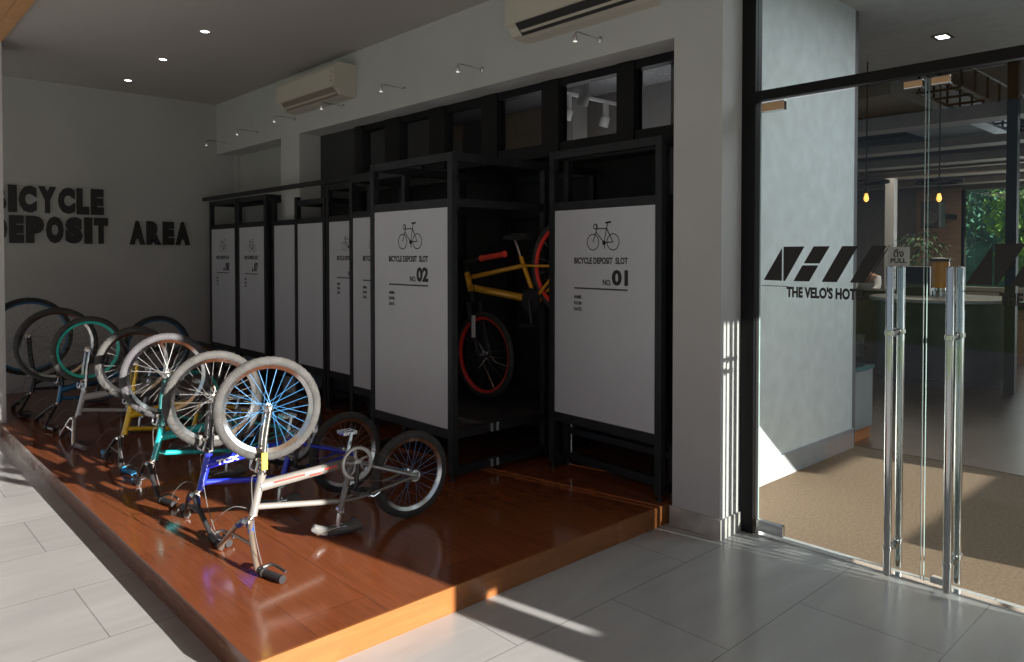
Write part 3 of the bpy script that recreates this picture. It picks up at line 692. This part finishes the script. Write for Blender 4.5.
# gold bicycle in locker 02, upright, rear raised
def gold_bike():
    X0 = 3.55
    t = thing('bicycle', 'gold bicycle with red grips and red rims hanging inside locker 02', 'bicycle', (X0, 4.12, .44))
    gold = mat('gold_paint', (.85, .42, .03), .3, .3, coat=.5); red = mat('red_rim', (.75, .03, .02), .35)
    # local: y runs towards the camera (negative), z up
    F = Vector((0, 0, .33)); RH = Vector((0, -.82, .99))
    wheel(t, 'front_wheel', F, .315, math.pi/2, M_rubberd, red, M_chrome)
    wheel(t, 'rear_wheel', RH, .315, math.pi/2, M_rubberd, red, M_chrome)
    ht = Vector((0, .198, .93)); hb = Vector((0, .150, .79)); BB = Vector((0, -.54, .755)); stp = Vector((0, -.41, .99))
    bm = bmesh.new()
    tube(bm, [ht, hb], .022, 14); tube(bm, [hb+Vector((0, 0, .03)), BB], .027, 14); tube(bm, [ht-Vector((0, 0, .04)), stp], .017, 12)
    tube(bm, [BB, stp+Vector((0, .02, .06))], .016, 12); tube(bm, [BB-Vector((.035, 0, 0)), BB+Vector((.035, 0, 0))], .022, 12)
    for s in (-1, 1):
        tube(bm, [stp+Vector((s*.02, 0, 0)), RH+Vector((s*.055, 0, 0))], .009, 8); tube(bm, [BB+Vector((s*.02, 0, 0)), RH+Vector((s*.055, 0, 0))], .010, 8)
    obj('frame', bm, gold, t, True)
    bm = bmesh.new(); cr = Vector((0, .118, .69)); tube(bm, [hb, cr], .017, 12); tube(bm, [cr-Vector((.06, 0, 0)), cr+Vector((.06, 0, 0))], .018, 10)
    for s in (-1, 1): tube(bm, [cr+Vector((s*.055, 0, .02)), F+Vector((s*.055, 0, 0))], [.018, .013], 12)
    fk = obj('fork', bm, M_blackp, t, True)
    bm = bmesh.new(); box(bm, -.0755, .02, .46, -.068, .055, .62); obj('fork_sticker', bm, mat('white_sticker', (.7, .7, .7), .5), fk)
    bm = bmesh.new(); top = ht+Vector((0, .01, .05)); tube(bm, [ht, top], .016, 12); bz = top+Vector((0, -.03, .02)); tube(bm, [top, bz], .014, 10)
    tube(bm, smooth_path([Vector((-.15, -.37, 1.068)), Vector((-.15, -.14, 1.04)), Vector((-.11, .08, 1.01)), bz, bz+Vector((.15, 0, .02)), bz+Vector((.25, -.03, .03))], 4), .012, 10)
    hbo = obj('handlebar', bm, M_blackp, t, True)
    rg = mat('red_grip', (.85, .07, .04), .5)
    bm = bmesh.new(); a = Vector((-.15, -.142, 1.04)); b = Vector((-.15, -.39, 1.07))
    tube(bm, [a+(b-a)*i/10 for i in range(11)], [.024]+[.018 if i % 2 else .020 for i in range(9)]+[.023], 12); obj('grip', bm, rg, hbo, True)
    bm = bmesh.new(); tube(bm, smooth_path([a+Vector((0, .02, 0)), a+Vector((-.03, .10, -.03)), a+Vector((.05, .14, -.20)), cr], 6), .003, 6); obj('brake_cable', bm, M_blackp, t)
    bm = bmesh.new(); lathe(bm, [(.012, -.003), (.085, -.003), (.085, .003), (.012, .003)], Matrix.Translation(BB-Vector((.05, 0, 0))) @ Matrix.Rotation(math.pi/2, 4, 'Y'), 30, True); obj('chainring', bm, M_blackp, t)
    for s in (-1, 1):
        e = BB+Vector((s*.07, s*.03, s*.16)); bm = bmesh.new(); tube(bm, [BB+Vector((s*.04, 0, 0)), BB+Vector((s*.065, 0, 0)), e], .011, 8); ar = obj('crank_arm', bm, M_blackp, t, True)
        bm = bmesh.new(); bevelled(bm, min(e.x, e.x+s*.10), e.y-.035, e.z-.01, max(e.x, e.x+s*.10), e.y+.035, e.z+.01, .004); obj('pedal', bm, M_blackp, ar)
    bm = bmesh.new(); sx = stp+Vector((0, .07, .18)); tube(bm, [stp, sx], .013, 10); obj('seatpost', bm, M_chrome, t, True)
    bm = bmesh.new(); bevelled(bm, -.06, sx.y-.16, sx.z, .06, sx.y+.02, sx.z+.045, .018); bevelled(bm, -.02, sx.y, sx.z, .02, sx.y+.12, sx.z+.035, .014); obj('saddle', bm, M_blackp, t, True)
    return t
gold_bike()

# ------------------------------------------------------------------ air conditioners
def aircon(y0, y1, z0, z1, label, opened):
    t = thing('air_conditioner', label, 'air conditioner', (3.45, y0, z0))
    h = z1-z0; d = .22; L = y1-y0
    prof = [(0, 0.0), (-.10, 0), (-.155, .012), (-.19, .055), (-d, .075), (-d, h-.05), (-d+.012, h-.015), (-d+.05, h), (0, h)]
    bm = bmesh.new(); prism(bm, prof, 'y', 0, L); obj('body', bm, M_acbody, t)
    bm = bmesh.new(); prism(bm, [(-d-.004, .078), (-d-.004, h-.052), (-d+.001, h-.052), (-d+.001, .078)], 'y', .02, L-.10); obj('front_cover', bm, M_acbody, t)
    bm = bmesh.new()
    for k in range(3 if opened else 1):
        x = -.19-.010*k+.0; zz = .012+.022*k
        M = Matrix.Translation((-.172-.012*k, 0, .026+.02*k)) @ Matrix.Rotation(.6, 4, 'Y')
        box(bm, -.012, .05, -.0025, .012, L-.10, .0025, M)
    obj('louver', bm, M_acbody, t)
    bm = bmesh.new(); prism(bm, [(-.150, .0085), (-.215, .0655), (-.219, .070), (-.152, .0045)], 'y', .04, L-.09); obj('air_outlet', bm, mat('outlet_dark', (.02, .02, .02), .6) if opened else mat('outlet_brown', (.22, .18, .15), .6), t)
    bm = bmesh.new(); 
    for zz in (.12, .155, .2): box(bm, -d-.0055, .035, zz, -d-.004, .055, zz+.012)
    obj('label_mark', bm, mat('grey_label', (.2, .2, .2), .5), t)
aircon(5.72, 6.82, 2.885, 3.17, 'cream wall air conditioner above the far lockers', False)
aircon(2.50, 3.54, 2.90, 3.19, 'cream wall air conditioner with open black louvre, cut by the top of the photo', True)

# ------------------------------------------------------------------ arm lights on the long wall
warm_lens = mat('lamp_lens', (.8, .8, .75), .3, emit=((1, .95, .85), 1.0))
arms = [(2.93, 2.80, 'nearest the pillar'), (4.02, 2.82, 'second from the pillar'), (4.98, 2.84, 'third from the pillar'), (5.93, 2.84, 'just right of the far air conditioner'),
        (6.86, 2.85, 'below the far air conditioner, left end'), (7.74, 2.83, 'second from the far wall'), (8.60, 2.81, 'at the far wall corner')]
for y, z, s in arms:
    t = thing('picture_light', 'small chrome arm light on the long wall, '+s, 'wall light', (3.45, y, z), group='chrome arm lights over the lockers')
    bm = bmesh.new(); lathe(bm, [(.018, 0), (.018, .008), (.008, .012)], Matrix.Rotation(-math.pi/2, 4, 'Y'), 14); obj('wall_plate', bm, M_chrome, t, True)
    bm = bmesh.new(); tube(bm, smooth_path([(-.005, 0, 0), (-.15, .0, .006), (-.21, 0, .004), (-.225, 0, -.012)], 4), .0045, 8); obj('arm', bm, M_chrome, t, True)
    bm = bmesh.new(); lathe(bm, [(.004, 0), (.012, -.004), (.015, -.04), (.014, -.042)], Matrix.Translation((-.225, 0, -.012)), 14); obj('lamp_head', bm, M_chrome, t, True)
    bm = bmesh.new(); lathe(bm, [(.013, -.0425), (.001, -.046)], Matrix.Translation((-.225, 0, -.012)), 12); obj('lens', bm, warm_lens, t)
# ceiling downlights
def downlight(x, y, z, label, square=False, strength=9, grp='round downlights in the porch ceiling'):
    t = thing('downlight', label, 'ceiling light', (x, y, z), group=grp)
    bm = bmesh.new()
    if square:
        for a in ((-.09, -.07, .09, -.045), (-.09, .045, .09, .07), (-.09, -.045, -.065, .045), (.065, -.045, .09, .045)): box(bm, a[0], a[1], -.006, a[2], a[3], -.0005)
    else: lathe(bm, [(.032, -.006), (.05, -.004), (.05, -.0005), (.032, -.0005)], None, 24, True)
    obj('trim_ring', bm, mat('black_trim', (.03, .03, .03), .4) if square else M_wall, t)
    bm = bmesh.new()
    if square: box(bm, -.06, -.04, -.004, .06, .04, -.001)
    else: lathe(bm, [(.031, -.004), (.031, -.001)], None, 20)
    obj('diffuser', bm, mat('lamp_white', (.9, .9, .9), .4, emit=((1, .98, .95), strength)), t)
downlight(2.256, 6.025, H, 'lit round downlight in the porch ceiling, nearest the camera'); downlight(2.293, 7.14, H, 'lit round downlight in the porch ceiling, middle of the row'); downlight(2.303, 8.234, H, 'lit round downlight in the porch ceiling, closest to the lettered wall')

# ------------------------------------------------------------------ interior
struct('wall_interior', [(3.79, 2.42, 0, 5.88, 2.60, 3.4)], mat('pale_blue_white', (.70, .74, .76), .45))
struct('baseboard_interior', [(3.79, 2.405, 0, 5.885, 2.42, .15)], M_grey)
struct('ceiling_entry', [(3.70, -1.35, 3.40, 8.4, 2.6, 3.5), (5.94, 2.6, 3.40, 8.4, 12, 3.5)], mat('entry_ceiling', (.5, .5, .51), .8))
downlight(7.15, 2.20, 3.40, 'square black-trimmed downlight in the entry ceiling', True, 9, 'entry downlights')
struct('ceiling_restaurant', [(8.4, -7, 3.9, 17, 12, 4.0), (8.35, -7, 3.4, 8.42, 12, 4.0)], M_fabricdark)
M_beam = mat('pale_beam', (.34, .29, .25), .6); M_duct = mat('grey_duct', (.20, .21, .22), .5, .3)
for i, (x, z, m, hh) in enumerate(((9.6, 3.05, M_beam, .16), (11.0, 2.95, M_beam, .10), (12.4, 2.9, M_beam, .12), (13.8, 2.85, M_beam, .10), (15.0, 2.80, M_beam, .10))):
    struct('trim_%d' % (i+5), [(x, -6, z, x+.35, 12, z+hh)], m)
struct('ceiling_panel', [(13.0, -6, 3.0, 16.9, 12, 3.06)], mat('brown_panel', (.30, .24, .20), .6))
tag(obj('air_duct', one(box, 8.45, 3.1, 3.24, 13.5, 3.9, 3.6), M_duct), 'grey air duct crossing under the dark restaurant ceiling', 'duct')
# truss
bm = bmesh.new()
for yy in (2.45, 2.85):
    for zz in (3.22, 3.48): tube(bm, [(8.5, yy, zz), (15.5, yy, zz)], .016, 6)
for i in range(16):
    x = 8.55+i*.45
    for yy in (2.45, 2.85): tube(bm, [(x, yy, 3.22), (x, yy, 3.48)], .014, 6)
    tube(bm, [(x, 2.45, 3.22), (x, 2.85, 3.22)], .014, 6)
tag(obj('ceiling_truss', bm, M_black), 'black open lattice truss hung from the restaurant ceiling', 'truss')
for x, y in ((10.0, 3.9), (9.2, 2.65)):
    pass
def pendant(x, y, ztop, zring, label):
    t = thing('pendant_lamp', label, 'pendant lamp', (x, y, ztop), group='pendant lamps over the bar')
    bm = bmesh.new(); tube(bm, [(0, 0, 0), (0, 0, zring-ztop-.10)], .007, 8); obj('cable', bm, M_black, t)
    bm = bmesh.new(); lathe(bm, [(.165, -.012), (.21, -.012), (.21, .012), (.165, .012)], Matrix.Translation((0, 0, zring-ztop)), 36, True)
    for k in range(3): a = k*2.094; tube(bm, [(0, 0, zring-ztop+.01), (.18*math.cos(a), .18*math.sin(a), zring-ztop+.01)], .006, 6)
    obj('ring_shade', bm, M_black, t)
    bm = bmesh.new(); tube(bm, [(0, 0, zring-ztop-.06), (0, 0, zring-ztop-.11)], .018, 10); obj('socket', bm, M_blackp, t)
    bm = bmesh.new(); lathe(bm, [(.012, -.11), (.020, -.14), (.024, -.16), (.016, -.185), (.001, -.195)], Matrix.Translation((0, 0, zring-ztop)), 14)
    obj('bulb', bm, mat('amber_bulb', (1, .6, .2), .3, emit=((1, .42, .08), 2.2)), t, True)
pendant(7.53, 2.98, 3.4, 2.22, 'amber bulb pendant with black ring, left one beside the white wall end')
pendant(8.05, 2.49, 3.4, 2.22, 'amber bulb pendant with black ring, right one behind the door edge')
# back wall
XW = 16.0
struct('wall_far', [(XW, 5.3, 0, XW+.2, 12, 3.9), (XW, -7, 0, XW+.2, 4.55, .9), (XW, -7, 2.75, XW+.2, 5.3, 3.9)], mat('far_grey', (.26, .235, .22), .7))
struct('wall_wood', [(XW-.04, 4.55, 0, XW+.2, 5.35, 2.8)], mat('wood_panel', (.42, .27, .17), .5, noise=(3, .15, (1, 1, 8))))
bm = bmesh.new(); box(bm, XW-.03, 4.50, .9, XW+.1, 4.56, 2.75); box(bm, XW-.03, 2.2, .9, XW+.1, 2.27, 2.75); obj('window_9', bm, M_black, kind='structure')
obj('window_10', one(box, XW+.03, -7, .9, XW+.04, 4.52, 2.75), M_glass, kind='structure')
struct('column_white', [(13.7, 4.95, 0, 13.85, 5.1, 2.85)], M_wall)
struct('column_black', [(9.35, 2.14, 0, 9.45, 2.24, 3.9)], M_black)
struct('wall_kitchen', [(11.5, 6.3, 0, 11.7, 12, 3.0)], mat('kitchen_grey', (.16, .16, .17), .7))
# outside: ground and trees
struct('floor_outside', [(17, -25, -.3, 60, 35, -.1), (-40, -40, -.3, 17, -9.0, -.12), (-40, -9, -.3, -6, 40, -.12)], mat('grass_ground', (.12, .17, .07), .9, noise=(3, .3, (1, 1, 1))))
bm = bmesh.new(); gx = []
for i in range(13):
    gx.append([bm.verts.new((34+j*3, -30+i*6, (0, 4.5, 8, 9)[j]+random.uniform(-.6, .8)*(j > 0))) for j in range(4)])
for i in range(12):
    for j in range(3): bm.faces.new((gx[i][j], gx[i+1][j], gx[i+1][j+1], gx[i][j+1]))
obj('floor_hillside', bm, mat('hill_green', (.035, .085, .05), .9, noise=(1.5, .7, (1, 1, 1))), kind='structure')
def tree(x, y, h, r, label, col):
    t = thing('tree', label, 'tree', (x, y, -.1), group='trees outside the far window')
    bm = bmesh.new(); tube(bm, [(0, 0, 0), (.1, .05, h*.4), (-.05, 0, h*.75)], [.18, .14, .07], 8); obj('trunk', bm, mat('bark', (.09, .06, .04), .9), t, True)
    bm = bmesh.new()
    for i in range(4200):
        a = random.uniform(0, 6.283); u = random.uniform(-1, 1); rr = r*random.uniform(.45, 1)**.5*(1+.25*math.sin(a*3+u*4))
        p = Vector((rr*math.cos(a)*math.sqrt(1-u*u), rr*math.sin(a)*math.sqrt(1-u*u), h*.6+rr*u*.95))
        e = Matrix.Rotation(random.uniform(0, 6.3), 3, 'Z') @ Matrix.Rotation(random.uniform(-1.2, 1.2), 3, 'X'); s = random.uniform(.07, .14)
        q = [bm.verts.new(p+e@Vector(v)*s) for v in ((-.5, 0, 0), (0, -.9, .1), (.5, 0, 0), (0, .9, .1))]
        bm.faces.new(q)
    obj('foliage', bm, mat('leaves_'+str(col), col, .6, noise=(1.2, .5, (1, 1, 1))), t)
for x, y, h, r, l, c in ((21, 7.4, 4.6, 1.3, 'leafy green tree at the left side of the far window', (.10, .22, .05)),
                         (21, 3.9, 3.6, 1.4, 'low bright green tree in the middle of the far window', (.22, .38, .07)),
                         (22, .6, 4.6, 1.3, 'leafy tree at the right side of the far window', (.10, .24, .06)),
                         (27.5, 8.6, 7.5, 3.0, 'big dark tree farthest behind, left in the far window', (.05, .14, .09)),
                         (27.5, 2.0, 7.5, 3.0, 'big dark tree farthest behind, right in the far window', (.05, .12, .07))):
    tree(x, y, h, r, l, c)

# cabinet with glasses at the wall end
t = thing('side_cabinet', 'grey cabinet with green glass top at the end of the white wall', 'cabinet', (5.955, 2.44, 0))
bm = bmesh.new(); bevelled(bm, 0, 0, .10, .38, .85, .575, .004); obj('body', bm, mat('grey_laminate', (.30, .32, .33), .5), t)
bm = bmesh.new(); box(bm, -.01, -.01, .576, .39, .86, .60); obj('glass_top', bm, mat('teal_glass', (.05, .17, .18), .1), t)
bm = bmesh.new(); box(bm, .0, .02, 0, .36, .83, .10); obj('plinth', bm, mat('orange_wood', (.40, .17, .07), .5), t)
M_gl = glass_mat('tumbler_glass', (.82, .86, .86), .08)
t = thing('glass_rack', 'stepped clear rack on the grey cabinet holding the tumblers', 'rack', (5.985, 2.46, .60))
bm = bmesh.new()
for k in range(3): box(bm, .10*k, 0, .085*k, .30, .5, .085*k+.006); box(bm, .10*k, 0, 0, .10*k+.004, .5, .085*k)
obj('rack_body', bm, M_gl, t)
first = None; n = 0
for k in range(3):
    for j in range(5):
        bm = bmesh.new(); 
        if first is None:
            lathe(bm, [(.024, .0), (.032, .075), (.030, .075), (.022, .004)], None, 12); first = obj('tumbler', bm, M_gl, None, True); o = first
        else: bm.free(); o = first.copy(); COL.objects.link(o)
        o.location = (5.985+.10*k+.05, 2.50+j*.085, .60+.085*k+.0065+.0)
        tag(o, 'clear upturned tumbler on the stepped rack of the grey cabinet, %s step' % ('lowest', 'middle', 'top')[k], 'glass', 'tumblers on the stepped rack, %s step' % ('lowest', 'middle', 'top')[k])

# bar counter
t = thing('bar_counter', 'large round-fronted dark bar counter with grey top', 'counter', (9.95, 3.05, 0))
bm = bmesh.new(); lathe(bm, [(.68, 0), (.68, .08), (.72, .09), (.72, .95)], None, 40); obj('body', bm, mat('dark_blue_steel', (.018, .022, .03), .35, noise=(5, .5, (1, 1, 1))), t, True)
bm = bmesh.new(); lathe(bm, [(.76, .95), (.78, .96), (.78, .995), (.76, 1.0)], None, 40); obj('worktop', bm, mat('grey_top', (.28, .29, .30), .35), t, True)
t = thing('service_counter', 'long dark wooden service counter behind the round bar', 'counter', (10.85, 3.75, 0))
bm = bmesh.new(); box(bm, 0, 0, 0, .6, 4.5, .97)
for k in range(6): box(bm, -.015, .05+k*.74, .12, 0, .74+k*.74, .9)
obj('body', bm, mat('brown_wood', (.12, .065, .035), .5, noise=(4, .3, (1, 6, 1))), t)
obj('worktop', one(box, -.04, -.02, .97, .64, 4.5, 1.01), M_black, t)
t = thing('wooden_stand', 'light wooden stand with a black top right of the round bar', 'stand', (12.0, 2.62, 0))
bm = bmesh.new(); bevelled(bm, 0, 0, 0, .5, .5, .76, .006); obj('body', bm, mat('stand_wood', (.36, .20, .12), .5, noise=(4, .15, (1, 1, 6))), t)
obj('top', one(box, -.06, -.5, .76, .56, .6, .86), M_black, t)
# juice dispenser, small machines
t = thing('juice_dispenser', 'orange juice dispenser standing on the round bar', 'dispenser', (10.1, 3.10, 1.0))
bm = bmesh.new(); lathe(bm, [(.09, 0), (.09, .06), (.06, .07), (.06, .10)], None, 20); obj('base', bm, M_chrome, t, True)
bm = bmesh.new(); lathe(bm, [(.10, .101), (.10, .42), (.09, .43)], None, 20); obj('tank', bm, mat('orange_juice', (.75, .30, .02), .2), t, True)
bm = bmesh.new(); lathe(bm, [(.105, .431), (.105, .46), (.02, .48)], None, 20); obj('lid', bm, M_blackp, t, True)
t = thing('coffee_machine', 'dark boxy coffee machine on the round bar', 'coffee machine', (10.25, 3.42, 1.0))
bm = bmesh.new(); bevelled(bm, -.15, -.2, 0, .15, .2, .36, .01); obj('body', bm, M_blackp, t)
bm = bmesh.new(); bevelled(bm, -.19, -.15, .1, -.15, .15, .14, .006); obj('spout', bm, M_chrome, t)
# potted plant
t = thing('potted_plant', 'leafy green plant in a dark pot between bar and wood wall', 'plant', (12.7, 4.15, 0))
bm = bmesh.new(); lathe(bm, [(.13, 0), (.18, .35), (.19, .36), (.16, .36), (.15, .30)], None, 20); obj('pot', bm, M_blackp, t, True)
bm = bmesh.new(); 
for k in range(7): a = k*.9; tube(bm, smooth_path([(0, 0, .3), (.08*math.cos(a), .08*math.sin(a), 1.0), (.22*math.cos(a), .22*math.sin(a), 1.65)], 4), .010, 6)
obj('stems', bm, mat('stem_brown', (.10, .08, .04), .8), t)
bm = bmesh.new()
for i in range(420):
    a = random.uniform(0, 6.28); rr = random.uniform(.03, .36); p = Vector((rr*math.cos(a), rr*math.sin(a), random.uniform(1.15, 1.95)-rr*.4))
    e = Matrix.Rotation(a, 3, 'Z') @ Matrix.Rotation(random.uniform(-.2, 1.0), 3, 'Y'); s = random.uniform(.06, .12)
    bm.faces.new([bm.verts.new(p+e@Vector(v)*s) for v in ((0, 0, 0), (.5, -.22, .03), (1.2, 0, -.1), (.5, .22, .03))])
obj('leaves', bm, mat('plant_leaf', (.05, .12, .04), .5), t)
t = thing('loudspeaker', 'black loudspeaker fixed high near the wood wall', 'loudspeaker', (14.6, 4.50, 2.0))
bm = bmesh.new(); bevelled(bm, 0, 0, 0, .3, .32, .48, .02); obj('cabinet', bm, M_blackp, t)
bm = bmesh.new(); lathe(bm, [(.12, 0), (.10, .01), (.03, -.01), (.001, .0)], Matrix.Translation((-.004, .16, .17)) @ Matrix.Rotation(-math.pi/2, 4, 'Y'), 20); obj('cone', bm, mat('cone_grey', (.05, .05, .05), .6), t)
obj('bracket', one(box, .30, .12, .2, 1.4, .18, .28), M_black, t)

# person behind the counter, leaning forward
def person():
    t = thing('person', 'person in a white shirt with dark hair leaning behind the service counter', 'person', (11.95, 4.64, 0), math.radians(180)); t.scale = (.86, .86, .86)
    def skin(name, verts, edges, rad, m, parent):
        me = bpy.data.meshes.new(name); me.from_pydata(verts, edges, []); o = bpy.data.objects.new(name, me); COL.objects.link(o); o.parent = parent
        s = o.modifiers.new('s', 'SKIN'); s.use_smooth_shade = True
        for i, v in enumerate(me.skin_vertices[0].data): v.radius = rad[i]; v.use_root = (i == 0)
        o.modifiers.new('u', 'SUBSURF').levels = 2; o.modifiers['u'].render_levels = 2; me.materials.append(m); return o
    sk = mat('skin', (.42, .25, .17), .6)
    v = [(0, 0, .92), (.03, 0, 1.10), (.10, 0, 1.28), (.17, 0, 1.38), (.21, 0, 1.44), (.23, 0, 1.49), (.25, 0, 1.545), (.25, 0, 1.60),
         (.14, .17, 1.34), (.26, .21, 1.16), (.46, .14, 1.08), (.14, -.17, 1.34), (.26, -.21, 1.16), (.46, -.14, 1.08),
         (0, .10, .86), (.04, .11, .48), (0, .11, .08), (.11, .11, .04), (0, -.10, .86), (.04, -.11, .48), (0, -.11, .08), (.11, -.11, .04)]
    e = [(0, 1), (1, 2), (2, 3), (3, 4), (4, 5), (5, 6), (6, 7), (3, 8), (8, 9), (9, 10), (3, 11), (11, 12), (12, 13), (0, 14), (14, 15), (15, 16), (16, 17), (0, 18), (18, 19), (19, 20), (20, 21)]
    r = [(.13, .10), (.13, .10), (.15, .11), (.12, .09), (.05, .05), (.07, .065), (.085, .08), (.07, .065), (.055, .055), (.042, .042), (.028, .028), (.055, .055), (.042, .042), (.028, .028),
         (.09, .09), (.055, .055), (.04, .04), (.035, .03), (.09, .09), (.055, .055), (.04, .04), (.035, .03)]
    b = skin('body', v, e, r, sk, t)
    v2 = [(0, 0, .88), (.03, 0, 1.10), (.10, 0, 1.28), (.165, 0, 1.37), (.14, .17, 1.34), (.25, .205, 1.17), (.40, .16, 1.10), (.14, -.17, 1.34), (.25, -.205, 1.17), (.40, -.16, 1.10)]
    skin('shirt', v2, [(0, 1), (1, 2), (2, 3), (3, 4), (4, 5), (5, 6), (3, 7), (7, 8), (8, 9)], [(.15, .115), (.145, .115), (.165, .125), (.13, .10), (.07, .07), (.058, .058), (.05, .05), (.07, .07), (.058, .058), (.05, .05)], mat('white_shirt', (.7, .72, .75), .8), t)
    bm = bmesh.new(); bmesh.ops.create_uvsphere(bm, u_segments=16, v_segments=10, radius=1)
    for q in bm.verts: q.co = Vector((.235+q.co.x*.092, q.co.y*.092, 1.60+q.co.z*.10))
    bmesh.ops.delete(bm, geom=[q for q in bm.verts if q.co.x > .27 and q.co.z < 1.63 or q.co.z < 1.53], context='VERTS')
    obj('hair', bm, mat('dark_hair', (.015, .012, .010), .7), t, True)
    for s in (-1, 1):
        for k in range(4):
            bm = bmesh.new(); y = s*(.125+.0)+(k-1.5)*.018
            tube(bm, smooth_path([(.46, y, 1.08), (.50, y*1.02, 1.075), (.535+(.01 if k in (1, 2) else 0), y*1.03, 1.05)], 3), [.009]*6+[.006], 8); obj('finger', bm, sk, t, True)
        bm = bmesh.new(); tube(bm, [(.45, s*.11, 1.08), (.475, s*.085, 1.07), (.50, s*.078, 1.06)], [.011, .010, .007], 8); obj('thumb', bm, sk, t, True)
    bm = bmesh.new()
    for s in (-1, 1): lathe(bm, [(.001, 0), (.012, .004), (.001, .008)], Matrix.Translation((.322, s*.03, 1.575)) @ Matrix.Rotation(math.pi/2, 4, 'Y'), 10)
    obj('eyes', bm, M_blackp, t)
    bm = bmesh.new(); bmesh.ops.create_cone(bm, segments=8, radius1=.014, radius2=.004, depth=.03, matrix=Matrix.Translation((.335, 0, 1.55)) @ Matrix.Rotation(math.pi/2, 4, 'Y')); obj('nose', bm, sk, t)
person()

# track spots seen through the windows of the band
t = thing('track_rail', 'white lighting track crossing the room behind the high windows', 'lighting track', (4.7, 4.585, 2.955))
obj('rail', one(box, 0, 0, 0, 1.16, .03, .025), M_wall, t)
def track_spot(x, y, z, label):
    t = thing('track_spotlight', label, 'spotlight', (x, y, z), group='spotlights behind the high windows')
    bm = bmesh.new(); bevelled(bm, -.02, -.02, -.02, .02, .02, .12, .003); obj('arm', bm, M_wallg, t)
    bm = bmesh.new(); lathe(bm, [(.035, 0), (.045, -.02), (.045, -.10), (.040, -.10), (.038, -.02)], Matrix.Rotation(.35, 4, 'X'), 16); obj('lamp_head', bm, M_wallg, t, True)
    bm = bmesh.new(); lathe(bm, [(.036, -.085), (.036, -.088)], Matrix.Rotation(.35, 4, 'X'), 16); obj('lens', bm, mat('spot_lens', (1, .9, .6), .3, emit=((1, .80, .40), 3.0)), t)
for x, y, z, l in ((4.98, 4.6, 2.83, 'leftmost on the long track'), (5.50, 4.6, 2.83, 'middle of the long track'), (5.82, 4.6, 2.83, 'right end of the long track'),
                   (4.41, 3.9, 2.78, 'above the long track, hanging alone'), (5.11, 3.9, 2.98, 'highest, in the last pane')):
    track_spot(x, y, z, 'small lit track spotlight seen through the high windows, '+l)
